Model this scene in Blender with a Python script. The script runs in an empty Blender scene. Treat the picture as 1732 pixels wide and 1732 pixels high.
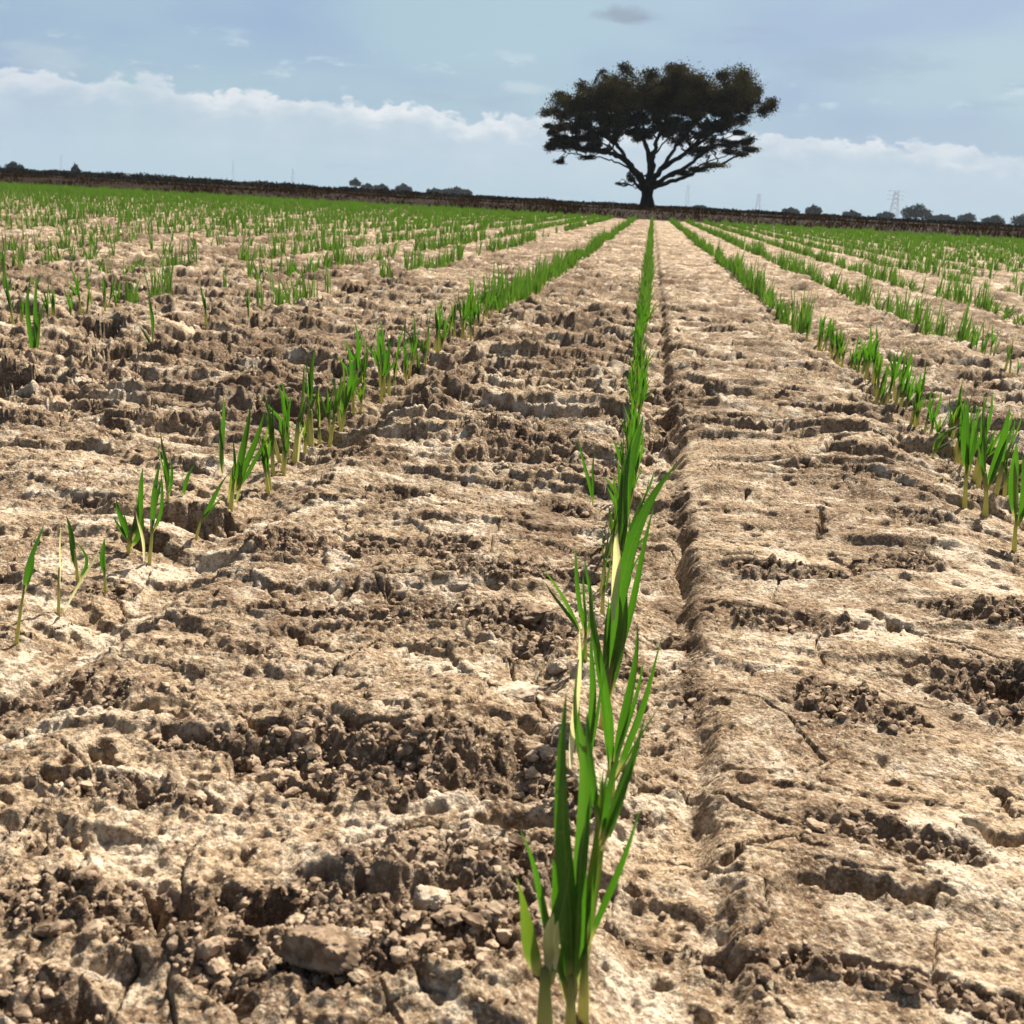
import bpy, math, random
import numpy as np
from mathutils import Matrix, Vector

random.seed(7)
rng = np.random.default_rng(11)
scene = bpy.context.scene
col = scene.collection
R = math.radians

# ------------------------------------------------------------------ camera
CAM_H = 0.20
CAM_X = 0.011
FPX = 1857.0                                   # focal length in pixels of the 1732 px photograph
cam_data = bpy.data.cameras.new('camera')
cam = bpy.data.objects.new('camera', cam_data)
col.objects.link(cam)
YAW, PITCH, ROLL = R(6.23), R(15.87), R(3.1)
rot = Matrix.Rotation(YAW, 4, 'Z') @ Matrix.Rotation(math.pi/2-PITCH, 4, 'X') @ Matrix.Rotation(ROLL, 4, 'Z')
cam.matrix_world = Matrix.Translation((CAM_X, 0, CAM_H)) @ rot
cam_data.sensor_fit = 'HORIZONTAL'
cam_data.angle = 2*math.atan(866/FPX)
cam_data.clip_start = 0.01
cam_data.clip_end = 20000
cam_data.dof.use_dof = True
cam_data.dof.focus_distance = 0.65
cam_data.dof.aperture_fstop = 44
scene.camera = cam

# ------------------------------------------------------------------ sun and sky
SUN_EL, SUN_AZ = R(47), R(26)                  # azimuth from +Y towards +X
world = bpy.data.worlds.new('World')
scene.world = world
world.use_nodes = True
sun_data = bpy.data.lights.new('sun', 'SUN')
sun_data.energy = 5.0
sun_data.angle = R(0.6)
sun_data.color = (1.0, 0.935, 0.83)
sun = bpy.data.objects.new('sun', sun_data)
col.objects.link(sun)
sdir = Vector((math.sin(SUN_AZ)*math.cos(SUN_EL), math.cos(SUN_AZ)*math.cos(SUN_EL), math.sin(SUN_EL)))
sun.rotation_euler = sdir.to_track_quat('Z', 'Y').to_euler()
scene.view_settings.view_transform = 'Standard'
scene.view_settings.look = 'None'
scene.view_settings.gamma = 1
scene.view_settings.exposure = 1.2
SKY_STRENGTH = 0.05


class NT:
    """small wrapper for writing node trees"""
    def __init__(self, tree):
        self.t = tree
        tree.nodes.clear()

    def n(self, kind, **kw):
        node = self.t.nodes.new(kind)
        for k, v in kw.items():
            setattr(node, k, v)
        return node

    def put(self, sock, v):
        if hasattr(v, 'is_output') or isinstance(v, bpy.types.NodeSocket):
            self.t.links.new(v, sock)
        else:
            if sock.type == 'RGBA' and len(v) == 3:
                v = (*v, 1)
            sock.default_value = v

    def m(self, op, a, b=None, c=None, clamp=False):
        node = self.n('ShaderNodeMath', operation=op, use_clamp=clamp)
        self.put(node.inputs[0], a)
        if b is not None:
            self.put(node.inputs[1], b)
        if c is not None:
            self.put(node.inputs[2], c)
        return node.outputs[0]

    def smooth(self, v, lo, hi, a=0.0, b=1.0):
        node = self.n('ShaderNodeMapRange', interpolation_type='SMOOTHSTEP')
        self.put(node.inputs[0], v)
        for i, x in enumerate((lo, hi, a, b)):
            self.put(node.inputs[i+1], x)
        return node.outputs[0]

    def mix(self, f, a, b, blend='MIX'):
        node = self.n('ShaderNodeMix', data_type='RGBA', blend_type=blend)
        self.put(node.inputs[0], f)
        self.put(node.inputs[6], a)
        self.put(node.inputs[7], b)
        return node.outputs[2]

    def noise(self, vec, scale, detail=4.0, rough=0.55, dist=0.0):
        node = self.n('ShaderNodeTexNoise')
        self.put(node.inputs['Vector'], vec)
        self.put(node.inputs['Scale'], scale)
        self.put(node.inputs['Detail'], detail)
        self.put(node.inputs['Roughness'], rough)
        self.put(node.inputs['Distortion'], dist)
        return node.outputs['Fac']

    def xyz(self, x, y, z):
        node = self.n('ShaderNodeCombineXYZ')
        self.put(node.inputs[0], x)
        self.put(node.inputs[1], y)
        self.put(node.inputs[2], z)
        return node.outputs[0]


def build_sky():
    w = NT(world.node_tree)
    tc = w.n('ShaderNodeTexCoord')
    sep = w.n('ShaderNodeSeparateXYZ')
    w.put(sep.inputs[0], tc.outputs['Generated'])
    dx, dy, dz = sep.outputs
    el = w.m('MULTIPLY', w.m('ARCSINE', dz), 180/math.pi)          # degrees above the horizon
    az = w.m('MULTIPLY', w.m('ARCTAN2', dx, dy), 180/math.pi)      # degrees from +Y towards +X
    sky = w.n('ShaderNodeTexSky', sky_type='NISHITA')
    sky.sun_disc = False
    sky.sun_elevation = SUN_EL
    sky.sun_rotation = SUN_AZ
    sky.air_density = 0.75
    sky.dust_density = 4.0
    sky.ozone_density = 0.8
    k = 1/SKY_STRENGTH

    def c(r, g, b):
        return (r*k*.435, g*k*.448, b*k*.455, 1)
    # thin high veil, bluer and greyer by turns
    big = w.noise(w.xyz(w.m('MULTIPLY', az, 0.045), w.m('MULTIPLY', el, 0.13), 3.3), 1.0, 3.0, 0.5)
    veil_col = w.mix(w.smooth(big, 0.44, 0.66), c(.310, .435, .630), c(.400, .560, .650))
    lowglow = w.smooth(el, 0.0, 4.5, 1.0, 0.0)
    veil_col = w.mix(lowglow, veil_col, c(.475, .625, .725))
    veil_f = w.smooth(el, 12.0, 32.0, 0.88, 0.12)
    base = w.mix(veil_f, sky.outputs[0], veil_col)
    # grey smudge streaks high up
    st = w.noise(w.xyz(w.m('MULTIPLY', az, 0.16), w.m('MULTIPLY', el, 0.75), 8.1), 1.0, 5.0, 0.6)
    base = w.mix(w.m('MULTIPLY', w.smooth(st, 0.58, 0.74), 0.38), base, c(.36, .43, .56))
    # a few cloud scraps seen above the bank: azimuth, elevation, half sizes, colour, strength
    for ca, ce, sa, se, cc, st_ in ((-2.0, 8.75, 1.9, .45, c(.315, .365, .45), .8), (-28.6, 5.0, 2.4, .8, c(.50, .60, .66), .55),
                                    (-6.7, 5.3, 1.5, .32, c(.60, .68, .72), .6), (9.0, 6.8, 4.5, .9, c(.36, .45, .58), .5)):
        q = w.m('ADD', w.m('POWER', w.m('DIVIDE', w.m('SUBTRACT', az, ca), sa), 2.0), w.m('POWER', w.m('DIVIDE', w.m('SUBTRACT', el, ce), se), 2.0))
        nn = w.noise(w.xyz(w.m('MULTIPLY', az, 0.6), w.m('MULTIPLY', el, 1.5), ca), 1.0, 5.0, 0.6)
        q = w.m('ADD', q, w.m('MULTIPLY', w.m('SUBTRACT', nn, 0.5), 2.4))
        base = w.mix(w.m('MULTIPLY', w.smooth(q, 0.0, 1.15, 1.0, 0.0), st_), base, cc)
    # the long bank of cumulus low over the horizon
    edge_n = w.noise(w.xyz(w.m('MULTIPLY', az, 0.42), 1.7, 0.0), 1.0, 2.0, 0.5)
    puff = w.noise(w.xyz(w.m('MULTIPLY', az, 0.80), w.m('MULTIPLY', el, 1.35), 5.0), 1.0, 6.0, 0.55, 0.25)
    edge = w.m('ADD', w.m('MULTIPLY', az, -0.024), 3.72)
    edge = w.m('ADD', edge, w.m('MULTIPLY', w.m('SUBTRACT', edge_n, 0.5), 1.3))
    edge = w.m('ADD', edge, w.m('MULTIPLY', w.m('SUBTRACT', puff, 0.5), 2.1))
    below = w.m('SUBTRACT', edge, el)                              # degrees below the cloud's top
    dens = w.smooth(below, -0.10, 0.20)
    fade = w.smooth(below, 0.4, 4.2, 1.0, 0.0)
    lum = w.noise(w.xyz(w.m('MULTIPLY', az, 0.55), w.m('MULTIPLY', el, 0.9), 15.0), 1.0, 4.0, 0.55)
    crest = w.m('MULTIPLY', w.smooth(below, 0.0, 1.35, 1.0, 0.0), w.smooth(lum, 0.30, 0.60, 0.25, 1.0))
    breaks = w.smooth(w.noise(w.xyz(w.m('MULTIPLY', az, 0.13), 9.4, 0.0), 1.0, 1.0, 0.5), 0.36, 0.56, 0.6, 1.0)
    body = w.mix(crest, c(.535, .625, .70), c(.84, .84, .85))
    cov = w.m('MULTIPLY', w.m('MULTIPLY', dens, fade), breaks)
    base = w.mix(cov, base, body)
    # a few detached wisps above the bank
    ws = w.noise(w.xyz(w.m('MULTIPLY', az, 0.36), w.m('MULTIPLY', el, 1.1), 21.0), 1.0, 5.0, 0.6)
    wz = w.m('MULTIPLY', w.smooth(el, 4.2, 5.2), w.smooth(el, 6.2, 7.4, 1.0, 0.0))
    base = w.mix(w.m('MULTIPLY', w.m('MULTIPLY', w.smooth(ws, 0.56, 0.70), wz), 0.6), base, c(.62, .72, .77))
    bg = w.n('ShaderNodeBackground')
    w.put(bg.inputs[0], base)
    bg.inputs[1].default_value = SKY_STRENGTH
    out = w.n('ShaderNodeOutputWorld')
    w.t.links.new(bg.outputs[0], out.inputs[0])


build_sky()

# ------------------------------------------------------------------ helpers
CAMP = np.array([CAM_X, 0, CAM_H])
ROT3 = np.array(rot.to_3x3())


def ray(u, v):
    d = ROT3 @ np.array([(u-866)/FPX, -(v-866)/FPX, -1.0])
    return d


def flat(u, v):
    """point of the level field seen at photo pixel u, v"""
    d = ray(u, v)
    t = -CAM_H/d[2]
    return (CAMP + d*t)[:2]


def at_depth(u, v, y):
    """point seen at photo pixel u, v that lies y metres up the field"""
    d = ray(u, v)
    return CAMP + d*(y/d[1])


def hash01(ix, iy, seed):
    h = (ix.astype(np.int64)*374761393 + iy.astype(np.int64)*668265263 + seed*974634777) & 0xFFFFFFFF
    h = ((h ^ (h >> 13))*1274126177) & 0xFFFFFFFF
    h = ((h ^ (h >> 16))*2246822519) & 0xFFFFFFFF
    h = h ^ (h >> 15)
    return (h & 0xFFFFFF)/float(0x1000000)


def perlin(x, y, seed):
    ix = np.floor(x); iy = np.floor(y)
    fx = x-ix; fy = y-iy
    ix = ix.astype(np.int64); iy = iy.astype(np.int64)
    ux = fx*fx*fx*(fx*(fx*6-15)+10); uy = fy*fy*fy*(fy*(fy*6-15)+10)

    def g(ox, oy):
        a = hash01(ix+ox, iy+oy, seed)*2*np.pi
        return np.cos(a)*(fx-ox)+np.sin(a)*(fy-oy)
    a = g(0, 0); b = g(1, 0); c = g(0, 1); d = g(1, 1)
    return ((a+(b-a)*ux)*(1-uy)+(c+(d-c)*ux)*uy)*1.5


def worley(x, y, seed):
    ix = np.floor(x).astype(np.int64); iy = np.floor(y).astype(np.int64)
    f1 = np.full(x.shape, 9.0); f2 = np.full(x.shape, 9.0); idv = np.zeros(x.shape)
    for ox in (-1, 0, 1):
        for oy in (-1, 0, 1):
            px = ix+ox+0.1+0.8*hash01(ix+ox, iy+oy, seed)
            py = iy+oy+0.1+0.8*hash01(ix+ox, iy+oy, seed+1)
            d = np.hypot(px-x, py-y)
            nearer = d < f1
            f2 = np.where(nearer, f1, np.minimum(f2, d))
            idv = np.where(nearer, hash01(ix+ox, iy+oy, seed+2), idv)
            f1 = np.where(nearer, d, f1)
    return f1, f2, idv


def sstep(a, b, x):
    t = np.clip((x-a)/(b-a), 0, 1)
    return t*t*(3-2*t)


def make_mesh(name, verts, quads=None, tris=None, attrs=None, smooth=True):
    me = bpy.data.meshes.new(name)
    verts = np.asarray(verts, dtype=np.float32)
    me.vertices.add(len(verts))
    me.vertices.foreach_set('co', verts.ravel())
    loops = []; starts = []; pos = 0
    for f, k in ((quads, 4), (tris, 3)):
        if f is not None and len(f):
            f = np.asarray(f, dtype=np.int32)
            loops.append(f.ravel())
            starts.append(pos+np.arange(len(f), dtype=np.int32)*k)
            pos += len(f)*k
    loops = np.concatenate(loops); starts = np.concatenate(starts)
    me.loops.add(len(loops)); me.loops.foreach_set('vertex_index', loops)
    me.polygons.add(len(starts)); me.polygons.foreach_set('loop_start', starts)
    me.update(calc_edges=True)
    me.validate()
    me.polygons.foreach_set('use_smooth', np.full(len(me.polygons), smooth, dtype=bool))
    if attrs:
        for k, v in attrs.items():
            a = me.attributes.new(k, 'FLOAT', 'POINT')
            a.data.foreach_set('value', np.asarray(v, dtype=np.float32))
    return me


def link(name, me, mat=None, parent=None, loc=None):
    o = bpy.data.objects.new(name, me)
    col.objects.link(o)
    if mat is not None and me is not None and not me.materials:
        me.materials.append(mat)
    if parent is not None:
        o.parent = parent
    if loc is not None:
        o.location = loc
    return o


def tag(o, label=None, cat=None, group=None, kind=None):
    for k, v in (('label', label), ('category', cat), ('group', group), ('kind', kind)):
        if v:
            o[k] = v
    return o


def empty(name, loc):
    o = bpy.data.objects.new(name, None)
    o.empty_display_size = 0.02
    o.location = loc
    col.objects.link(o)
    return o


class Acc:
    """collects pieces that belong to one mesh"""
    def __init__(self):
        self.v = []; self.q = []; self.t = []; self.a = {}; self.n = 0

    def add(self, v, q=None, t=None, **attrs):
        v = np.asarray(v, dtype=float)
        if q is not None and len(q):
            self.q.append(np.asarray(q)+self.n)
        if t is not None and len(t):
            self.t.append(np.asarray(t)+self.n)
        for k, x in attrs.items():
            self.a.setdefault(k, []).append(np.broadcast_to(np.asarray(x, dtype=float), (len(v),)))
        self.v.append(v); self.n += len(v)

    def mesh(self, name, smooth=True):
        return make_mesh(name, np.concatenate(self.v), np.concatenate(self.q) if self.q else None,
                         np.concatenate(self.t) if self.t else None,
                         {k: np.concatenate(x) for k, x in self.a.items()}, smooth)


def tube(pts, rad, sides=8):
    """tapered tube along a polyline: verts, quads, tris"""
    pts = np.asarray(pts, float); rad = np.asarray(rad, float)
    n = len(pts)
    tan = np.gradient(pts, axis=0)
    tan /= np.linalg.norm(tan, axis=1)[:, None]+1e-12
    up = np.array([0.13, 1.0, 0.07])
    v = []
    for i in range(n):
        a = np.cross(tan[i], up)
        if np.linalg.norm(a) < 1e-3:
            a = np.cross(tan[i], [1, 0, 0])
        a /= np.linalg.norm(a)
        b = np.cross(tan[i], a)
        for k in range(sides):
            th = 2*np.pi*k/sides
            v.append(pts[i]+rad[i]*(np.cos(th)*a+np.sin(th)*b))
    q = []
    for i in range(n-1):
        for k in range(sides):
            k2 = (k+1) % sides
            q.append((i*sides+k, i*sides+k2, (i+1)*sides+k2, (i+1)*sides+k))
    v.append(pts[-1]+tan[-1]*rad[-1]); tip = len(v)-1
    t = [((n-1)*sides+k, (n-1)*sides+(k+1) % sides, tip) for k in range(sides)]
    return np.array(v), np.array(q), np.array(t)


def bez(p0, p1, p2, n):
    t = np.linspace(0, 1, n)[:, None]
    return (1-t)**2*np.asarray(p0)+2*t*(1-t)*np.asarray(p1)+t*t*np.asarray(p2)


# ------------------------------------------------------------------ the field's surface
S = 0.27                                                   # distance between the rows
FIELD_END = 17.6
ROW_X = [0.0]
# rows measured in the photograph, then at the drill's spacing
LEFT = [flat(385, 862)[0], flat(258, 582)[0], flat(290, 507)[0]]
RIGHT = [flat(1500, 690)[0], flat(1640, 600)[0]]
ROW_X = [0.010] + LEFT + [LEFT[-1]-S*(i+1) for i in range(54)] + RIGHT + [RIGHT[-1]+S*(i+1) for i in range(36)]
ROW_X = np.array(sorted(ROW_X))

# patches where the crust has broken away into crumbly dark soil: photo pixel, half sizes in metres, depth
PATCHES = [((640, 1240), .070, .022, .010), ((860, 1300), .030, .020, .008), ((560, 1560), .050, .022, .010),
           ((150, 1550), .036, .012, .010), ((760, 1480), .030, .030, .008), ((700, 1060), .060, .020, .008),
           ((900, 1075), .022, .030, .009), ((230, 1350), .040, .012, .007), ((1430, 1190), .040, .024, .008),
           ((1530, 1425), .034, .014, .008), ((1690, 1160), .030, .030, .011), ((1700, 1040), .035, .015, .012),
           ((1600, 1700), .070, .008, .007), ((720, 935), .040, .022, .010), ((1330, 1055), .045, .016, .006),
           ((1340, 970), .050, .016, .006), ((60, 1690), .030, .008, .007), ((1540, 960), .035, .030, .006),
           ((850, 960), .06, .022, .009), ((560, 930), .05, .018, .007), ((1430, 785), .03, .03, .006),
           ((300, 1265), .018, .008, .006), ((1560, 880), .03, .03, .007),
           ((120, 381), 1.0, .22, .010), ((915, 418), .22, .40, .009), ((60, 470), .25, .20, .009)]
HOLES = [((335, 885), .020, .022, .022), ((700, 625), .022, .035, .020), ((255, 925), .012, .015, .012),
         ((1105, 715), .012, .02, .012), ((1695, 1150), .012, .012, .010), ((1098, 1695), .0026, .0024, .003),
         ((1040, 1530), .0055, .003, .004), ((215, 600), .03, .05, .02), ((440, 555), .02, .04, .014),
         ((600, 492), .03, .06, .018), ((180, 555), .03, .05, .018), ((40, 645), .04, .06, .018),
         ((480, 1540), .008, .007, .005), ((300, 1560), .009, .008, .005), ((840, 1395), .022, .006, .008)]
CRACKS = [[(240, 1190), (300, 1212), (340, 1218), (400, 1216), (440, 1232), (470, 1236)],
          [(1380, 1490), (1430, 1490), (1480, 1502), (1550, 1514), (1605, 1505)],
          [(1230, 1455), (1290, 1425), (1350, 1420), (1385, 1436)],
          [(1640, 1395), (1680, 1425), (1700, 1430), (1740, 1418)],
          [(1385, 860), (1392, 880), (1383, 910)],
          [(1410, 945), (1450, 968)], [(1470, 1035), (1515, 1062)],
          [(500, 1070), (540, 1092), (575, 1105)], [(150, 1265), (180, 1275), (190, 1290)],
          [(1685, 1345), (1712, 1380)], [(1530, 1122), (1590, 1128)], [(1310, 785), (1400, 790)]]
PATCH_G = []; HOLE_G = []; CRACK_G = []                  # filled below, once the bare surface is known


def row_dx(x):
    i = np.clip(np.searchsorted(ROW_X, x), 1, len(ROW_X)-1)
    a = x-ROW_X[i-1]; b = x-ROW_X[i]
    return np.where(np.abs(a) < np.abs(b), a, b)


def ground(x, y, sp):
    """height of the soil and how broken or painted dark it is; sp = local spacing of the mesh"""
    x = np.asarray(x, float); y = np.asarray(y, float)
    infield = 1-sstep(FIELD_END-0.2, FIELD_END+0.4, y)
    z = np.zeros_like(x)

    def band(wl):
        return sstep(1.6, 3.2, wl/sp)
    near = 1-sstep(.60, 1.0, y)
    wx = x+0.014*perlin(x*9, y*9, 1)+0.005*perlin(x*31, y*31, 2)
    wy = y+0.014*perlin(x*9, y*9, 3)+0.005*perlin(x*31, y*31, 4)
    # drill slots along the rows, a press-wheel channel just right of each
    dx = row_dx(x+0.010*perlin(y*2.2, x*0.0+3.0, 5)+0.004*perlin(y*9.0, x*3.0, 6))
    z += -0.007*np.exp(-((dx-0.018)/0.018)**2)*infield
    z += 0.003*np.exp(-((dx-0.062)/0.028)**2)*infield*(np.abs(x-.06) > .06)
    gx = x+0.0045*perlin(y*14, x*0.0+9.0, 7)+0.0032*perlin(y*42, x*8, 67)+.0022*perlin(x*110, y*110, 69)
    gnear = (.55+.45*sstep(.28, .55, y))*np.clip(.78+.75*perlin(y*5.5, x*1.5, 72)+.45*perlin(y*17, x*9, 73), .15, 1.25)
    z += infield*gnear*(0.0065*sstep(.040, .056, gx)*(1-sstep(.18, .27, gx))-0.0085*np.exp(-((gx-0.0445)/0.0050)**2)*(.55+.45*sstep(-.3, .2, perlin(y*9, x*2, 68))))
    z += infield*0.004*sstep(-.02, .0, -gx)*(gx > -.2)
    z += 0.004*np.exp(-((dx+0.050)/0.03)**2)*infield
    # slow swells and ribs pressed across the beds
    flatbed = sstep(.05, .07, x)*(1-sstep(.21, .25, x))
    z += (0.010*perlin(x*2.3, y*2.0, 8)+0.006*perlin(wx*7, wy*9, 9))*(1-.65*flatbed)
    z += (0.0060*perlin(wx*5, wy*21, 10)*band(.05)+0.0035*perlin(wx*12, wy*38, 11)*band(.03))*(1-.3*near)
    # how smooth this bed is: the bed right of the middle row is the smoothest
    smoothbed = sstep(.02, .07, x)*(1-sstep(.20, .27, x))
    m = 0.62*perlin(wx*8.5, wy*17, 12)+0.40*perlin(wx*19, wy*37, 13)+0.22*perlin(wx*46, wy*60, 14)
    calm = (1-.70*smoothbed)*(1-.40*near)
    m = m-0.13-0.20*smoothbed*(1-.6*sstep(.8, 1.6, y))-0.26*near+0.10*sstep(.6, 1.2, y)*(x < 0)
    m = m-.16*smoothbed*near
    for c in CRACK_G:                                        # cracks run through whole crust
        for p in c:
            m = m-.5*np.exp(-(((x-p[0])**2+(y-p[1])**2)/.012**2))
    m = np.maximum(m, -0.6)
    for (cx, cy), a, b, d in PATCH_G:
        g = np.exp(-(((wx-cx)/a)**2+((wy-cy)/b)**2))
        m = np.maximum(m, -0.35+(g+0.25*perlin(wx*60, wy*60, 15)*(g > .02))*0.75*(d/.008)**0.5)
    m = m+.07*perlin(x*130, y*130, 17)*(m > -.2)
    broken = sstep(-0.03, 0.06, m)*infield
    crumbly = .75*np.exp(-((gx-.047)/.0085)**2)*sstep(-.35, .15, perlin(y*7, x*30, 18))*infield
    tall = 1-.58*near-.15*smoothbed*near
    z += 0.0042*np.exp(-((m+.07)/.07)**2)*infield*tall
    z -= broken*(0.0085+0.004*perlin(x*13, y*13, 16))*tall
    for lam, amp, sd, lim in ((.094, .0120, 31, -.22), (.044, .0085, 33, -.12), (.023, .0042, 35, -.02)):
        ph = y/lam+.9*perlin(x*2.2, y*4.0, sd)+.40*perlin(x*9, y*11, sd+60)+.15*perlin(x*38, y*38, sd+120)+.06*perlin(x*120, y*120, sd+180)
        s_ = ph-np.floor(ph)
        lineno = np.floor(ph)
        ph = ph*(1-flatbed)+flatbed*(y/lam+.45*perlin(x*2.5, y*3.0, sd)+.18*perlin(x*11, y*13, sd+60)+.09*perlin(x*38, y*38, sd+120))
        s_ = ph-np.floor(ph)
        lineno = np.floor(ph)
        gate = sstep(lim, lim+.28, perlin(x*4.6+lineno*3.7, y*1.2+lineno*1.3, sd+5))
        step = sstep(0, .09, s_)*(1-s_)**1.2
        z += amp*step*gate*infield*band(lam*.22)*(1-.62*near)*np.where(x < .02, 1.05, .8)
    soft = sstep(-.30, .16, m)*infield
    # clods inside the broken ground
    for wl, amp, sd in ((.021, .0046, 20), (.0105, .0033, 24), (.0056, .0021, 28)):
        b_ = band(wl)
        if np.max(b_) <= 0:
            continue
        f1, f2, idv = worley(wx/wl, wy/wl, sd)
        lump = np.clip(1-f1*f1*1.7, 0, 1)*(0.25+0.75*idv)
        z += amp*lump*(0.10*calm*infield+0.90*np.maximum(broken, .5*crumbly))*b_*(0.6+0.4*(idv > .3))
        edge = sstep(0.0, 0.18, f2-f1)
        z -= amp*0.35*(1-edge)*broken*b_
    # plates and flakes of crust
    f1, f2, idv = worley(wx/.052, wy/.036, 40)
    z += (idv-0.5)*0.0055*(1-broken)*infield*band(.04)*(1-.75*smoothbed)*(1-.3*near)
    ck = (1-sstep(0.0, 0.045, f2-f1))*(idv > .80)
    z -= ck*0.004*(1-broken)*infield*band(.012)
    f1, f2, idv = worley(wx/.085, wy/.060, 44)
    z -= (1-sstep(0.0, 0.028, f2-f1+.012*perlin(x*160, y*160, 45)))*(idv > .66)*.0065*(1-broken)*infield*band(.006)
    # grain and rain pits of the crust
    for wl, amp, sd in ((.026, .0013, 50), (.012, .0011, 51), (.0062, .0013, 52), (.0033, .0010, 53), (.0019, .0006, 54)):
        z += amp*perlin(x/wl, y/wl, sd)*band(wl)*(calm+(1.6-calm)*broken)*infield
    f1, f2, idv = worley(x/.0062, y/.0062, 60)
    pit = (1-sstep(.10, .38, f1+.18*perlin(x/.0025, y/.0025, 65)))*(idv > .55)
    z -= pit*.0026*band(.0055)*infield*(.45+.55*broken+.2*(1-smoothbed))
    f1, f2, idv = worley(x/.0036, y/.0036, 68)
    z -= (1-sstep(.12, .42, f1))*(idv > .5)*.0016*band(.0036)*infield*(.5+.5*broken)
    f1, f2, idv = worley(x/.016, y/.016, 64)
    pit = (1-sstep(.06, .26, f1+.12*perlin(x/.005, y/.005, 66)))*(idv > .80)
    z -= pit*.0050*band(.010)*infield
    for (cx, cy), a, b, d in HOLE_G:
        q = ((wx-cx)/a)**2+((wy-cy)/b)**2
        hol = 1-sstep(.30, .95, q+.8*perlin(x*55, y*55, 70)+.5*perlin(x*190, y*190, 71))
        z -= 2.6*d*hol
        broken = np.maximum(broken, hol)  # shade of the holes painted in: they take the dark soil colour
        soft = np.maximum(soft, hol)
    for c in CRACK_G:
        lo = c.min(0)-.03; hi = c.max(0)+.03
        k = np.where((x > lo[0]) & (x < hi[0]) & (y > lo[1]) & (y < hi[1]))
        if len(k[0]) == 0:
            continue
        xx = x[k]+.0035*perlin(x[k]*150, y[k]*150, 80); yy = y[k]+.0035*perlin(x[k]*150, y[k]*150, 81)
        best = np.full(xx.shape, 9.0)
        for p, q in zip(c[:-1], c[1:]):
            dv = q-p
            t = np.clip(((xx-p[0])*dv[0]+(yy-p[1])*dv[1])/(dv @ dv), 0, 1)
            best = np.minimum(best, np.hypot(xx-p[0]-t*dv[0], yy-p[1]-t*dv[1]))
        z[k] -= .010*(1-sstep(.0006, .0028, best))
    broken = np.maximum(broken, crumbly)
    # grassy bank that closes the field, and rough land behind it
    bank = sstep(FIELD_END, FIELD_END+1.5, y)*(1-0.55*sstep(FIELD_END+3, FIELD_END+9, y))
    z += bank*(0.122+0.02*perlin(x*.6, y*.6, 90)+0.015*perlin(x*2.5, y*2.5, 91))
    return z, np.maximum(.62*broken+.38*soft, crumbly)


def gz(x, y):
    z, b = ground(np.array([x], float), np.array([y], float), np.array([0.003*max(y, .2)]))
    return float(z[0])


def on_ground(u, v):
    d = ray(u, v)
    z = 0.0
    for _ in range(6):
        p = CAMP+d*((z-CAM_H)/d[2])
        z = 0.5*z+0.5*gz(p[0], p[1])
    p = CAMP+d*((z-CAM_H)/d[2])
    return np.array([p[0], p[1], gz(p[0], p[1])])


_p = [(on_ground(*p)[:2], a, b, d) for p, a, b, d in PATCHES]
_h = [(on_ground(*p)[:2], a, b, d) for p, a, b, d in HOLES]
_c = [np.array([on_ground(*p)[:2] for p in c]) for c in CRACKS]
PATCH_G += _p; HOLE_G += _h; CRACK_G += _c


def build_ground():
    ya = []
    r = 0.27
    while r < 20.6:
        yy = r-0.15
        ya.append(yy)
        r *= 1+np.interp(yy, [.12, .7, 1.2, 3, 6, 20], [.0017, .0017, .0024, .0036, .005, .006])
    pre = [-6, -3, -1.5, -.7, -.3, -.1, 0, .05, .09]
    post = list(np.geomspace(20.6, 1240, 60))
    ys = np.array(pre+ya+post)
    th = np.concatenate([np.linspace(R(-62), R(-50), 16, endpoint=False), np.linspace(R(-50), R(-40), 60, endpoint=False),
                         np.linspace(R(-40), R(31), 1020, endpoint=False),
                         np.linspace(R(31), R(45), 70, endpoint=False), np.linspace(R(45), R(62), 20)])
    rr = np.maximum(ys+0.15, 0.27)
    X = rr[:, None]*np.tan(th)[None, :]+CAM_X
    Y = np.repeat(ys[:, None], len(th), 1)
    dth = np.gradient(th)
    spx = rr[:, None]*(dth/np.cos(th)**2)[None, :]
    spy = np.gradient(ys)[:, None]
    sp = np.maximum(np.maximum(spx, 0.5*spy), 1e-4)
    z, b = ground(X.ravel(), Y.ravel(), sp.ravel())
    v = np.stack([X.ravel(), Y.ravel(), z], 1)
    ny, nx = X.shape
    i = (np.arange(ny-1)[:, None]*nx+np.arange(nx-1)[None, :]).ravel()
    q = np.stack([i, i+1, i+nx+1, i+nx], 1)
    return make_mesh('ground', v, q, None, {'broken': b})


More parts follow.
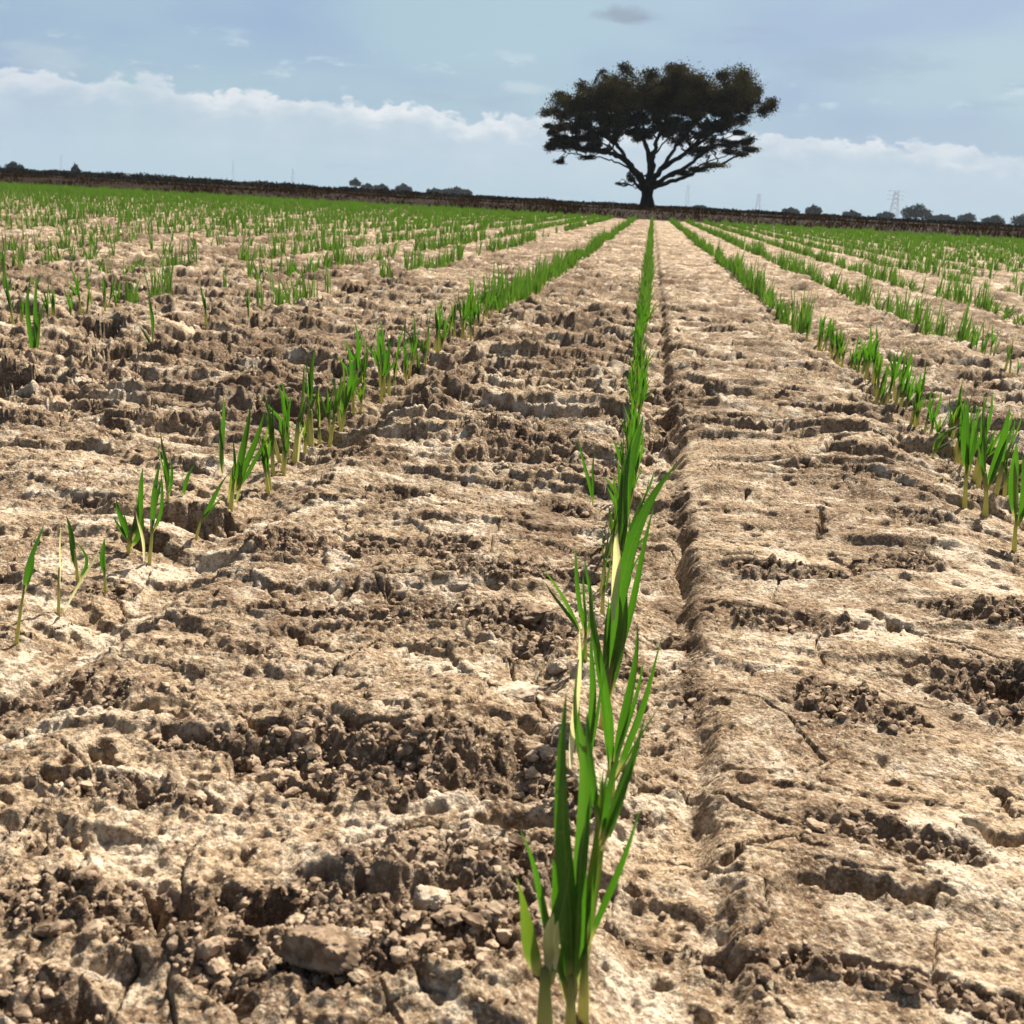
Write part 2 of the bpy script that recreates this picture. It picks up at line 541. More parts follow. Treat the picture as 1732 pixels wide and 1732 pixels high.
def soil_material():
    m = bpy.data.materials.new('dry_soil')
    m.use_nodes = True
    w = NT(m.node_tree)
    geo = w.n('ShaderNodeNewGeometry')
    pos = geo.outputs['Position']
    sep = w.n('ShaderNodeSeparateXYZ'); w.put(sep.inputs[0], pos)
    att = w.n('ShaderNodeAttribute', attribute_name='broken').outputs['Fac']  # broken crust, plus the shade painted inside the holes
    n1 = w.noise(pos, 9.0, 5.0, 0.6)
    n2 = w.noise(pos, 55.0, 5.0, 0.65)
    n3 = w.noise(pos, 420.0, 4.0, 0.7)
    crust = w.mix(w.smooth(n1, 0.30, 0.70), (.150, .094, .054), (.40, .295, .185))
    crust = w.mix(w.smooth(n2, 0.45, 0.75), crust, (.50, .41, .295))
    n4 = w.noise(pos, 190.0, 3.0, 0.65)
    crust = w.mix(w.m('MULTIPLY', w.smooth(n4, 0.50, 0.62), 0.72), crust, (.110, .066, .038))
    n7 = w.noise(pos, 85.0, 4.0, 0.68)
    crust = w.mix(w.m('MULTIPLY', w.smooth(n7, 0.51, 0.63), 0.60), crust, (.135, .083, .049))
    n8 = w.noise(pos, 24.0, 5.0, 0.62, 0.6)
    crust = w.mix(w.m('MULTIPLY', w.smooth(n8, 0.52, 0.62), 0.80), crust, (.56, .465, .345))
    crust = w.mix(w.m('MULTIPLY', w.smooth(n3, 0.52, 0.64), 0.55), crust, (.090, .055, .032))
    crust = w.mix(w.m('MULTIPLY', w.smooth(n3, 0.34, 0.46, 1, 0), 0.55), crust, (.58, .49, .36))
    n5 = w.noise(pos, 900.0, 2.0, 0.6)
    crust = w.mix(w.m('MULTIPLY', w.smooth(n5, 0.54, 0.64), 0.40), crust, (.080, .048, .028))
    crust = w.mix(w.m('MULTIPLY', w.smooth(n5, 0.36, 0.45, 1, 0), 0.30), crust, (.60, .51, .375))
    # browner, damper stretches of soil across the beds
    px_ = w.xyz(w.m('MULTIPLY', sep.outputs[0], 3.6), w.m('MULTIPLY', sep.outputs[1], 2.6), 0.0)
    n6 = w.noise(px_, 1.0, 6.0, 0.68)
    left = w.smooth(sep.outputs[0], 0.02, -0.05, 0.0, 1.0)
    lim = w.m('SUBTRACT', 0.535, w.m('MULTIPLY', left, 0.045))
    damp = w.smooth(w.m('SUBTRACT', n6, lim), 0.0, 0.12)
    crust = w.mix(w.m('MULTIPLY', damp, 0.72), crust, (.090, .054, .032))
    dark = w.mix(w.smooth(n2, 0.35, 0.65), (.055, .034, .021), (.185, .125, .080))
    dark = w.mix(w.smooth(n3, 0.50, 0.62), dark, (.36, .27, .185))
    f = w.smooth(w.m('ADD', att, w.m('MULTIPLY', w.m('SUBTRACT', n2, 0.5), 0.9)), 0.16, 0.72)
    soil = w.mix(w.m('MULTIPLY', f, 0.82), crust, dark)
    # rough brown land beyond the end of the rows
    far = w.smooth(sep.outputs[1], FIELD_END-0.1, FIELD_END+0.3)
    nb = w.noise(pos, 0.8, 5.0, 0.6)
    brown = w.mix(nb, (.013, .009, .006), (.027, .018, .012))
    soil = w.mix(far, soil, brown)
    bsdf = w.n('ShaderNodeBsdfPrincipled')
    w.put(bsdf.inputs['Base Color'], soil)
    bsdf.inputs['Roughness'].default_value = 0.92
    bsdf.inputs['Specular IOR Level'].default_value = 0.04
    bump = w.n('ShaderNodeBump')
    bump.inputs['Strength'].default_value = 0.9
    bump.inputs['Distance'].default_value = 0.0017
    vor = w.n('ShaderNodeTexVoronoi'); w.put(vor.inputs['Vector'], pos); vor.inputs['Scale'].default_value = 520.0
    fine = w.m('ADD', w.noise(pos, 330.0, 5.0, 0.7), w.m('MULTIPLY', w.noise(pos, 1100.0, 3.0, 0.6), 0.5))
    fine = w.m('SUBTRACT', fine, w.m('MULTIPLY', vor.outputs['Distance'], 0.45))
    w.put(bump.inputs['Height'], fine)
    w.put(bsdf.inputs['Normal'], bump.outputs[0])
    out = w.n('ShaderNodeOutputMaterial')
    w.t.links.new(bsdf.outputs[0], out.inputs[0])
    return m


M_SOIL = soil_material()
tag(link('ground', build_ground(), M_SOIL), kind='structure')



def build_haze():
    x0, x1, y0, y1, z0, z1 = -2500, 2500, -40, 1300, -1.2, 45
    v = [(x, y, z) for z in (z0, z1) for (x, y) in ((x0, y0), (x1, y0), (x1, y1), (x0, y1))]
    q = [(0, 3, 2, 1), (4, 5, 6, 7), (0, 1, 5, 4), (1, 2, 6, 5), (2, 3, 7, 6), (3, 0, 4, 7)]
    m = bpy.data.materials.new('haze_air')
    m.use_nodes = True
    w = NT(m.node_tree)
    vol = w.n('ShaderNodeVolumePrincipled')
    vol.inputs['Color'].default_value = (.80, .88, .96, 1)
    vol.inputs['Density'].default_value = HAZE
    out = w.n('ShaderNodeOutputMaterial')
    w.t.links.new(vol.outputs[0], out.inputs['Volume'])
    tag(link('haze', make_mesh('haze', v, q, None, None, False), m), kind='stuff')


HAZE = 0.00013
build_haze()

# ------------------------------------------------------------------ materials of living things
def leaf_material(name, green, dark, pale, trans, translucency=0.42, pale_to=0.16, by_object=True):
    m = bpy.data.materials.new(name)
    m.use_nodes = True
    w = NT(m.node_tree)
    t = w.n('ShaderNodeAttribute', attribute_name='along').outputs['Fac']
    rnd = w.n('ShaderNodeAttribute', attribute_name='rnd').outputs['Fac']
    if by_object:
        oi = w.n('ShaderNodeObjectInfo').outputs['Random']
        rnd = w.m('FRACT', w.m('ADD', rnd, oi))
    geo = w.n('ShaderNodeNewGeometry')
    n = w.noise(geo.outputs['Position'], 160.0, 3.0, 0.6)
    c = w.mix(rnd, dark, green)
    c = w.mix(w.m('MULTIPLY', w.smooth(n, .45, .7), .35), c, (.16, .24, .03))
    c = w.mix(w.smooth(rnd, .80, .92), c, (.22, .21, .06))
    c = w.mix(w.smooth(t, pale_to*.3, pale_to, 1, 0), c, pale)
    c2 = w.mix(w.smooth(t, pale_to*.3, pale_to, 1, 0), trans, pale)
    ac = w.n('ShaderNodeAttribute', attribute_name='across').outputs['Fac']
    vein = w.m('SINE', w.m('MULTIPLY', ac, 34.0))
    c = w.mix(w.smooth(vein, .1, 1.0, 0.0, .30), c, w.mix(0.5, c, (.20, .30, .06)))
    rib = w.smooth(w.m('ABSOLUTE', ac), 0.05, 0.14, 1.0, 0.0)
    c = w.mix(w.m('MULTIPLY', rib, .45), c, (.22, .30, .08))
    sp_ = w.noise(geo.outputs['Position'], 700.0, 2.0, 0.6)
    c = w.mix(w.smooth(sp_, .60, .72, 0.0, .5), c, (.20, .18, .06))
    c = w.mix(w.smooth(t, .90, 1.0, 0.0, .6), c, (.20, .17, .05))
    bsdf = w.n('ShaderNodeBsdfPrincipled')
    w.put(bsdf.inputs['Base Color'], c)
    bump = w.n('ShaderNodeBump')
    bump.inputs['Strength'].default_value = 0.5
    bump.inputs['Distance'].default_value = 0.0003
    w.put(bump.inputs['Height'], vein)
    w.t.links.new(bump.outputs[0], bsdf.inputs['Normal'])
    bsdf.inputs['Roughness'].default_value = 0.42
    bsdf.inputs['Specular IOR Level'].default_value = 0.35
    tr = w.n('ShaderNodeBsdfTranslucent')
    w.put(tr.inputs[0], c2)
    mx = w.n('ShaderNodeMixShader')
    mx.inputs[0].default_value = translucency
    w.t.links.new(bsdf.outputs[0], mx.inputs[1])
    w.t.links.new(tr.outputs[0], mx.inputs[2])
    out = w.n('ShaderNodeOutputMaterial')
    w.t.links.new(mx.outputs[0], out.inputs[0])
    return m


M_LEAF = leaf_material('seedling_green', (.030, .082, .006), (.008, .030, .005), (.38, .36, .10), (.062, .200, .006), 0.46)
M_STEM = leaf_material('seedling_stem', (.08, .14, .02), (.05, .10, .014), (.56, .52, .21), (.22, .30, .045), 0.5, 1.15)
M_PALE = leaf_material('withered_leaf', (.42, .42, .19), (.38, .38, .16), (.58, .56, .33), (.62, .60, .26), 0.6, 0.3)
M_LIME = leaf_material('lime_leaf', (.115, .19, .014), (.085, .155, .013), (.36, .36, .10), (.15, .25, .014), 0.42, 0.35)
M_CROP = leaf_material('crop_green', (.046, .104, .009), (.011, .038, .006), (.30, .26, .085), (.064, .165, .008), 0.40, 0.24, False)


def simple(name, a, b, scale, rough=.85, trans=0.0):
    m = bpy.data.materials.new(name)
    m.use_nodes = True
    w = NT(m.node_tree)
    geo = w.n('ShaderNodeNewGeometry')
    n = w.noise(geo.outputs['Position'], scale, 5.0, 0.6)
    c = w.mix(w.smooth(n, .32, .68), a, b)
    bsdf = w.n('ShaderNodeBsdfPrincipled')
    w.put(bsdf.inputs['Base Color'], c)
    bsdf.inputs['Roughness'].default_value = rough
    bsdf.inputs['Specular IOR Level'].default_value = 0.03
    out = w.n('ShaderNodeOutputMaterial')
    sh = bsdf.outputs[0]
    if trans:
        tr = w.n('ShaderNodeBsdfTranslucent'); w.put(tr.inputs[0], c)
        mx = w.n('ShaderNodeMixShader'); mx.inputs[0].default_value = trans
        w.t.links.new(sh, mx.inputs[1]); w.t.links.new(tr.outputs[0], mx.inputs[2])
        sh = mx.outputs[0]
    w.t.links.new(sh, out.inputs[0])
    return m


M_BARK = simple('dark_bark', (.012, .009, .006), (.026, .020, .014), 6.0)
M_CROWN = simple('tree_leaves', (.017, .015, .005), (.058, .047, .013), 0.7, .8, .28)
M_FAR = simple('far_leaves', (.010, .022, .018), (.020, .038, .028), 0.15, .9, .1)
M_SCRUB = simple('dark_scrub', (.010, .008, .005), (.026, .019, .011), 0.2, .9)
M_DRY = simple('dry_grass', (.034, .021, .010), (.078, .047, .024), 0.9, .9, .10)
M_POLE = simple('haze_paled_steel', (.60, .60, .64), (.68, .68, .72), 0.3, .7)  # pale colour paints in the haze that fades the distant masts
M_CLOD = simple('clod_soil', (.09, .06, .037), (.28, .20, .135), 260.0, .95)
M_CLOD_PALE = simple('pale_clod', (.26, .20, .135), (.52, .43, .32), 260.0, .95)
M_CRUMB = simple('crumb_soil', (.080, .050, .031), (.42, .315, .215), 130.0, .95)


# ------------------------------------------------------------------ seedlings
def blade(p0, p1, p2, width, n=9, fold=0.22, side=None, twist=0.0, base=0.62, peak=0.4):
    """one grass blade: ribbon with a folded midrib"""
    c = bez(p0, p1, p2, n)
    t = np.linspace(0, 1, n)
    Ln = np.linalg.norm(np.asarray(p2)-np.asarray(p0)); ph = random.uniform(0, 6.28)
    c = c+np.stack([np.sin(t*5.2+ph)*t*.022*Ln, np.cos(t*4.1+ph)*t*.05*Ln, -np.clip(t-.78, 0, 1)**2*.7*Ln*random.random()], 1)
    tan = np.gradient(c, axis=0); tan /= np.linalg.norm(tan, axis=1)[:, None]+1e-12
    side = np.array([1.0, 0, 0]) if side is None else np.asarray(side, float)
    w = np.where(t < peak, base+(1-base)*np.sin(t/peak*np.pi/2), np.cos(np.clip((t-peak)/(1-peak), 0, 1)*np.pi/2)**0.85)
    w = np.maximum(w, 0.03)*width*0.5
    v = []
    for i in range(n):
        s = side-tan[i]*(side @ tan[i]); s /= np.linalg.norm(s)+1e-12
        nn = np.cross(tan[i], s)
        a = twist*t[i]
        s2 = np.cos(a)*s+np.sin(a)*nn; n2 = np.cross(tan[i], s2)
        v += [c[i]-s2*w[i]+n2*w[i]*fold, c[i]-n2*w[i]*fold*.6, c[i]+s2*w[i]+n2*w[i]*fold]
    q = []
    for i in range(n-1):
        a = i*3
        q += [(a, a+1, a+4, a+3), (a+1, a+2, a+5, a+4)]
    return np.array(v), np.array(q), np.repeat(t, 3)


def part_blade(parent, mat, *a, **k):
    v, q, t = blade(*a, **k)
    acc = Acc(); acc.add(v, q, along=t, rnd=random.random(), across=np.tile([-1.0, 0.0, 1.0], len(v)//3))
    return link('leaf', acc.mesh('leaf'), mat, parent)


def part_stem(parent, mat, pts, r0, r1, lo=0.0, hi=1.0):
    pts = bez(*pts, 7)
    v, q, t = tube(pts, np.linspace(r0, r1, 7), 7)
    al = np.append(np.repeat(np.linspace(lo, hi, 7), 7), hi)
    acc = Acc(); acc.add(v, q, t, along=al, rnd=random.random())
    return link('stem', acc.mesh('stem'), mat, parent)


def hero(label, base, stem_to, leaves, stem_w=14, stem_mat=None, group=None):
    """a seedling seen close: base pixel, pixel where the stem ends, leaves as
    (start px, bend px, tip px, width in px, depth of tip in metres, material)"""
    b = on_ground(*base)
    root = empty('seedling', b)
    tag(root, label, 'seedling', group or 'seedlings standing in the near parts of the rows')
    y0 = b[1]
    ppm = FPX/np.linalg.norm(b-CAMP)                      # pixels per metre there

    def P(uv, dy=0.0):
        return at_depth(uv[0], uv[1], y0+dy)-b
    if stem_to is not None:
        e = P(stem_to)
        part_stem(root, stem_mat or M_STEM, ((0, 0, -.006), e*0.5+np.array([random.uniform(-.001, .001), 0, 0]), e),
                  stem_w/ppm*.5, stem_w/ppm*.2)
    for (a, m, t, wpx, dy, mat) in leaves:
        p0 = P(a); p2 = P(t, dy); p1 = P(m, dy*.35)
        p1 = 2*p1-0.5*p0-0.5*p2                          # the curve passes through the bend pixel
        if mat is M_LEAF and wpx > 9:                    # a thinner young blade beside the long one
            e = p0+(p2-p0)*random.uniform(.55, .85)+np.array([random.uniform(-.16, .16)*np.linalg.norm(p2-p0), random.uniform(-.004, .006), 0])
            part_blade(root, M_LEAF, p0*.97, .55*(p0+e)-.05*p2, e, wpx/ppm*random.uniform(.36, .5), n=12, side=(1, random.uniform(-.7, .7), 0),
                       twist=random.uniform(-1.2, 1.2), fold=.3, base=.4)
        part_blade(root, mat, p0, p1, p2, wpx/ppm*(0.86 if wpx >= 22 else (0.76 if wpx > 12 else 0.70)), n=20, side=(1, random.uniform(-.5, .5), 0),
                   twist=random.uniform(-1.1, 1.1), fold=.3, base=.42)
    return root


L, D, PL, ST = M_LEAF, M_LEAF, M_PALE, M_LIME
hero('foremost seedling with a thick pale yellow stem and a short torn lime leaf bent left', (925, 1775), (922, 1640),
     [((912, 1650), (893, 1590), (870, 1484), 30, .002, ST), ((930, 1665), (945, 1560), (960, 1450), 34, .004, L),
      ((925, 1650), (930, 1590), (934, 1548), 22, -.002, PL), ((938, 1640), (942, 1590), (944, 1556), 15, -.003, PL)],
     34, M_STEM)
hero('tall bright green seedling in front with one broad upright blade reaching highest', (968, 1742), (966, 1650),
     [((965, 1690), (962, 1440), (952, 1165), 32, .004, L), ((968, 1700), (978, 1420), (984, 1180), 26, .012, L),
      ((960, 1700), (940, 1560), (934, 1440), 22, .006, L), ((970, 1690), (985, 1500), (990, 1330), 24, .000, L)], 22)
hero('dark green seedling in front leaning right, its blades fanning apart near the top', (988, 1725), (990, 1600),
     [((988, 1650), (1008, 1450), (1030, 1290), 30, .004, ST), ((1015, 1420), (1032, 1330), (1056, 1228), 18, .006, L),
      ((1018, 1430), (1055, 1340), (1087, 1212), 17, .010, L), ((995, 1600), (1040, 1480), (1092, 1350), 15, .004, L),
      ((985, 1680), (985, 1500), (996, 1370), 22, -.002, L), ((1012, 1400), (1000, 1290), (988, 1205), 16, .008, L)], 22)
hero('seedling behind the foremost ones with a straw pale stalk standing up at its left', (985, 1360), (985, 1290),
     [((965, 1300), (972, 1180), (986, 1050), 15, .004, PL), ((985, 1320), (1000, 1190), (1006, 1060), 16, .006, L),
      ((988, 1320), (975, 1170), (992, 1080), 14, .006, L)], 12)
hero('seedling behind the foremost ones with two stiff spear blades pointing up right', (1035, 1345), (1036, 1290),
     [((1036, 1310), (1062, 1180), (1081, 1046), 20, .006, L), ((1040, 1320), (1085, 1190), (1129, 1062), 18, .004, L),
      ((1032, 1320), (1028, 1190), (1018, 1090), 18, .004, L)], 14)
hero('dense dark seedling in the middle row, its longest blade arching far right', (1022, 1240), (1026, 1130),
     [((1026, 1180), (1060, 960), (1149, 778), 26, .010, L), ((1024, 1180), (1034, 1060), (1046, 940), 20, .006, L),
      ((1030, 1180), (1052, 1070), (1066, 960), 22, .008, L), ((1020, 1190), (1010, 1080), (1000, 970), 20, .006, L),
      ((1036, 1050), (1042, 960), (1048, 900), 18, .002, PL)], 20)
hero('thin seedling of the middle row with two slim blades spread left over dark crumbs', (992, 1120), (990, 1070),
     [((990, 1080), (978, 1000), (968, 925), 12, .004, L), ((992, 1080), (1000, 1010), (988, 940), 10, .004, L),
      ((985, 1075), (950, 1010), (920, 955), 12, .004, L)], 9)
hero('seedling of the middle row with a straight dark blade above a white leaf base', (1048, 985), (1050, 930),
     [((1048, 960), (1056, 830), (1072, 735), 22, .012, L), ((1052, 960), (1066, 800), (1084, 700), 18, .016, L),
      ((1046, 960), (1042, 925), (1046, 890), 14, .002, PL), ((1050, 940), (1050, 850), (1058, 780), 14, .010, L)], 14)
hero('spindly lone seedling of two thread blades just left of the middle row', (1003, 855), None,
     [((1003, 856), (993, 800), (978, 738), 8, .004, L), ((1003, 856), (1004, 800), (1006, 760), 6, .004, L)])
# first row to the left
hero('leftmost near seedling with one long dark green blade on a thin brown stalk', (24, 1088), (42, 990),
     [((40, 1000), (50, 945), (70, 884), 20, .006, L)], 7)
hero('pale straw seedling beside the leftmost one, with two thin faded stalks', (98, 1040), (100, 960),
     [((100, 1000), (102, 920), (97, 890), 7, .004, PL), ((108, 1035), (140, 975), (168, 922), 8, .008, PL)], 6)
hero('slim green seedling with one bent blade near the left edge, beside pale stalks', (132, 985), (126, 930),
     [((128, 960), (120, 915), (114, 868), 12, .006, L), ((132, 980), (145, 950), (132, 915), 8, .004, L)], 7)
hero('short seedling with a single stubby blade left of the bushy cluster', (178, 1000), (176, 960),
     [((177, 975), (172, 940), (178, 908), 11, .004, L)], 7)
hero('bushy bright green seedling spraying several low arching blades at the left', (216, 935), (218, 900),
     [((218, 915), (205, 880), (200, 842), 13, .006, L), ((218, 915), (236, 850), (246, 788), 14, .006, L),
      ((220, 920), (232, 880), (240, 830), 13, .004, ST), ((216, 915), (208, 900), (190, 870), 9, .004, L),
      ((222, 925), (238, 890), (225, 840), 12, .008, L)], 9)
hero('seedling on two straw coloured legs at the rim of a dark hole', (250, 952), (258, 880),
     [((255, 900), (262, 840), (266, 782), 13, .006, L), ((243, 950), (240, 905), (232, 860), 7, .004, PL),
      ((258, 900), (275, 850), (268, 800), 10, .006, L)], 7)
hero('tall thin pale green seedling behind the bushy cluster on the left', (284, 850), (281, 810),
     [((282, 830), (281, 790), (275, 725), 11, .006, L), ((284, 840), (290, 810), (285, 775), 9, .004, L)], 6)
hero('tiny seedling leaning right on the far side of the dark hole', (308, 838), None,
     [((308, 840), (316, 812), (327, 785), 10, .004, L)])
hero('single green blade leaning steeply right out of the dark hole', (328, 910), (345, 870),
     [((340, 882), (362, 840), (388, 800), 14, .006, L)], 6)
hero('three pronged seedling right of the dark hole, its yellow stems lit through', (388, 862), (396, 810),
     [((376, 800), (373, 740), (377, 666), 14, .008, L), ((396, 830), (412, 760), (418, 680), 15, .006, L),
      ((400, 830), (425, 760), (452, 688), 14, .008, L), ((386, 850), (392, 810), (400, 780), 10, .002, ST),
      ((400, 850), (408, 800), (405, 770), 10, .002, ST)], 10)
hero('short withered white stub of a seedling alone between two clumps', (504, 780), None,
     [((504, 785), (505, 755), (516, 722), 9, .002, PL)])
hero('single slim upright seedling right of the three pronged one', (488, 722), (486, 695),
     [((486, 705), (482, 675), (479, 643), 11, .006, L)], 6)
# first row to the right
hero('seedling cut by the right edge with one broad dark blade, nearest on that side', (1718, 935), (1720, 870),
     [((1719, 880), (1714, 810), (1720, 744), 19, .006, L), ((1722, 890), (1733, 830), (1730, 770), 15, .008, L)], 9)
hero('right hand seedling with two blades in a narrow V and a yellow base', (1668, 872), (1667, 800),
     [((1667, 820), (1664, 760), (1667, 693), 14, .006, L), ((1669, 830), (1690, 760), (1710, 686), 16, .006, L)], 10)
hero('right hand seedling with one stout straight blade and a smaller twin behind', (1635, 852), (1635, 790),
     [((1635, 800), (1634, 740), (1636, 676), 17, .006, L), ((1637, 800), (1650, 750), (1658, 702), 11, .008, L)], 9)
hero('low seedling with a blade bent sideways over its neighbour on the right', (1578, 775), (1580, 760),
     [((1580, 765), (1596, 735), (1640, 714), 12, .006, L), ((1580, 768), (1590, 740), (1602, 722), 11, .004, L)], 6)
hero('single pair of tall blades standing far left, higher than all around them', (55, 642), (56, 590),
     [((56, 610), (50, 540), (47, 470), 11, .010, L), ((57, 610), (62, 530), (60, 460), 11, .010, L),
      ((60, 600), (66, 560), (64, 520), 8, .006, L)], 8)
hero('lone slender seedling with a tall straight blade in the second row on the left', (258, 584), (258, 560),
     [((258, 570), (257, 535), (255, 498), 8, .008, L), ((256, 584), (246, 565), (234, 545), 8, .006, L)], 5)


# generic seedlings, built once and copied
def proto(hgt, nleaf, seed, kind):
    rs = np.random.default_rng(seed)
    root = empty('seedling', (0, -5, -1))
    sh = hgt*rs.uniform(.28, .4)
    lean = rs.uniform(-.10, .10, 2)
    top = np.array([lean[0]*sh, lean[1]*sh, sh])
    part_stem(root, M_STEM, ((0, 0, -.005), top*.5, top), .0017, .0011)
    for k in range(nleaf):
        a = rs.uniform(0, 2*np.pi); spread = rs.uniform(.02, .22)*hgt*(0.5 if k == 0 else 1.0)
        hh = hgt*rs.uniform(.72, 1.0)*(1 if k == 0 else rs.uniform(.7, 1.0))
        p0 = top*rs.uniform(.55, .98)
        p2 = np.array([top[0]+np.cos(a)*spread, top[1]+np.sin(a)*spread*.6, hh])
        p1 = np.array([top[0]+np.cos(a)*spread*.25, top[1]+np.sin(a)*spread*.2, hh*.68])
        part_blade(root, M_LEAF if rs.random() > .12 else M_LIME, p0, p1, p2, rs.uniform(.0019, .0031), n=9,
                   side=(1, rs.uniform(-.9, .9), 0), twist=rs.uniform(-.9, .9), fold=.28)
    return root


PROTO = [proto(h_, n_, 100+i, i) for i, (h_, n_) in enumerate(
    [(.064, 3), (.060, 4), (.052, 4), (.070, 4), (.058, 3), (.066, 5), (.048, 3), (.062, 4), (.072, 3), (.055, 4)])]


def copy_tree(o):
    c = o.copy(); col.objects.link(c)
    for ch in o.children:
        d = ch.copy(); col.objects.link(d); d.parent = c
    return c


def density(x, y, ri):
    """how well the row stands at that spot (0..1)"""
    n = perlin(np.array([y*1.7+ri*7.1]), np.array([ri*3.3]), 200)[0]+.6*perlin(np.array([y*6+ri*2.1]), np.array([ri*1.3]), 201)[0]
    return n


# where each row has no authored plants yet and from where it is filled
START = {}
i0 = int(np.argmin(np.abs(ROW_X-0.010)))
cands = []
for ri, rx in enumerate(ROW_X):
    k = ri-i0
    ystart = {0: 0.50, -1: 0.70, 1: 0.86, -2: 1.50}.get(k, 0.6)
    y = ystart
    while y < FIELD_END-.05:
        ang = math.degrees(math.atan2(rx-CAM_X, y+.12))
        if -41 < ang < 30:
            n = density(rx, y, ri)
            thr = -.22
            if k == -2:
                thr = .30 if y < 4 else -.1
            elif k in (-1, 1):
                thr = -.10 if y < 1.5 else -.5
            elif k == 0:
                thr = -.6
            elif k < -2:
                thr = (-.02 if k < -3 else -.22) if y < 3.0 else (-.32 if y < 6 else -.75)
            else:
                thr = -.15 if y < 3.0 else (-.35 if y < 6 else -.75)
            if n > thr or random.random() < (.10 if abs(k) > 1 else .04):
                wob = .012*perlin(np.array([y*1.1]), np.array([ri*5.7]), 210)[0]
                cands.append((rx+wob*(.5 if k == 0 else 1)+random.gauss(0, .0035 if k == 0 else (.006 if abs(k) < 2 else .009)), y, k))
        step = .012 if k == 0 else (.0135 if abs(k) == 1 else .020)
        if y > 6:
            step *= 1.25
        y += step*random.uniform(.5, 1.6)

cands.sort(key=lambda c: (c[0]-CAM_X)**2+c[1]**2)


def visible(x, y):
    d = ROT3.T @ (np.array([x, y, .03])-CAMP)
    return abs(d[0]/-d[2]*FPX) < 880 and d[2] < 0


N_HERO = sum(1 for o in col.objects if o.name.startswith('seedling'))-len(PROTO)
NAME_K = {0: 'middle', -1: 'first left-hand', 1: 'first right-hand', -2: 'second left-hand', 2: 'second right-hand', -3: 'third left-hand', 3: 'third right-hand'}
single = []; mass = []
for c in cands:
    if len(single) < 300-N_HERO and visible(c[0], c[1]):
        single.append(c)
    else:
        mass.append(c)
xs = np.array([c[0] for c in single]); ysn = np.array([c[1] for c in single])
zs, _ = ground(xs, ysn, .003*np.maximum(ysn, .2))


def seedling_label(k, y):
    near = 'nearer' if y < 1.45 else 'farther'
    if abs(k) > 3:
        return 'small green seedling in the outer rows at the %s, beyond the third row' % ('left' if k < 0 else 'right'), \
               'seedlings of the outer rows on the %s' % ('left' if k < 0 else 'right')
    nm = NAME_K[k]
    if k == 0:
        return 'small upright green seedling in the %s stretch of the middle row' % near, 'seedlings in the %s stretch of the middle row' % near
    return 'small upright green seedling in the %s stretch of the %s row' % (near, nm), \
           'seedlings in the %s stretch of the %s row' % (near, nm)


used = [False]*len(PROTO)
for c, z in zip(single, zs):
    i = random.randrange(len(PROTO))
    o = copy_tree(PROTO[i]) if used[i] else PROTO[i]
    used[i] = True
    o.location = (c[0], c[1], z)
    o.rotation_euler = (random.gauss(0, .08), random.gauss(0, .10), random.uniform(0, 6.28))
    s = random.uniform(.72, 1.12)
    s *= .90 if c[2] == 0 else 1.22
    o.scale = (s, s, s)
    lb, gp = seedling_label(c[2], c[1])
    tag(o, lb, 'seedling', gp)


def crop_mass(pl):
    """the rest of the crop, too far and too many to count"""
    x = np.array([c[0] for c in pl]); y = np.array([c[1] for c in pl])
    z, _ = ground(x, y, .003*np.maximum(y, .2))
    n = len(pl)
    acc = Acc()
    nb = 5
    for b in range(nb):
        h_ = rng.uniform(.030, .076, n)*(1 if b < 2 else .85)*np.clip(.95+.55*perlin(x*3.1, y*2.7, 220)+.35*perlin(x*11, y*9, 221), .5, 1.35)
        a = rng.uniform(0, 2*np.pi, n); sp = rng.uniform(.0, .018, n)
        wd = rng.uniform(.0010, .0019, n)*np.interp(y, [2, 8, 17], [1.0, 1.4, 1.8])
        sa = rng.uniform(-.9, .9, n)
        sx, sy = np.cos(sa), np.sin(sa)
        bx = x+rng.normal(0, .003, n); by = y+rng.normal(0, .004, n)
        vs = []; al = []
        for t, wf in ((0, .7), (.40, 1.0), (.75, .7), (1, .05)):
            cx = bx+np.cos(a)*sp*t*t; cy = by+np.sin(a)*sp*t*t; cz = z-.003+h_*t
            vs.append(np.stack([cx-sx*wd*wf, cy-sy*wd*wf, cz], 1))
            vs.append(np.stack([cx+sx*wd*wf, cy+sy*wd*wf, cz], 1))
            al += [np.full(n, t)]*2
        v = np.stack(vs, 1).reshape(-1, 3)
        al = np.stack(al, 1).ravel()
        base = np.arange(n)[:, None]*8
        q = np.concatenate([base+np.array([[k, k+1, k+3, k+2]]) for k in (0, 2, 4)], 0)
        acc.add(v, q, along=al, rnd=np.repeat(rng.random(n), 8))
    return acc.mesh('crop_rows')


o = link('crop_rows', crop_mass(mass), M_CROP)
tag(o, 'far rows of green seedlings merging into stripes towards the bank', 'crop', kind='stuff')
print('seedlings', N_HERO, len(single), 'mass', len(mass))


# ------------------------------------------------------------------ clods and crumbs lying on the soil
def ico(sub):
    import bmesh
    bm = bmesh.new()
    bmesh.ops.create_icosphere(bm, subdivisions=sub, radius=1.0)
    bm.verts.ensure_lookup_table()
    v = np.array([p.co[:] for p in bm.verts]); f = np.array([[l.index for l in p.verts] for p in bm.faces])
    bm.free()
    return v, f


def rocky(v, seed, amp=.32, freq=1.6):
    o = np.zeros(len(v))
    for k, (fr, am) in enumerate(((freq, amp), (freq*2.3, amp*.5), (freq*5, amp*.25))):
        o += am*(perlin(v[:, 0]*fr+seed, v[:, 1]*fr+v[:, 2]*1.7*fr, 300+k)+perlin(v[:, 2]*fr+seed*1.3, v[:, 0]*fr-v[:, 1]*fr, 310+k))
    return v*(1+o)[:, None]


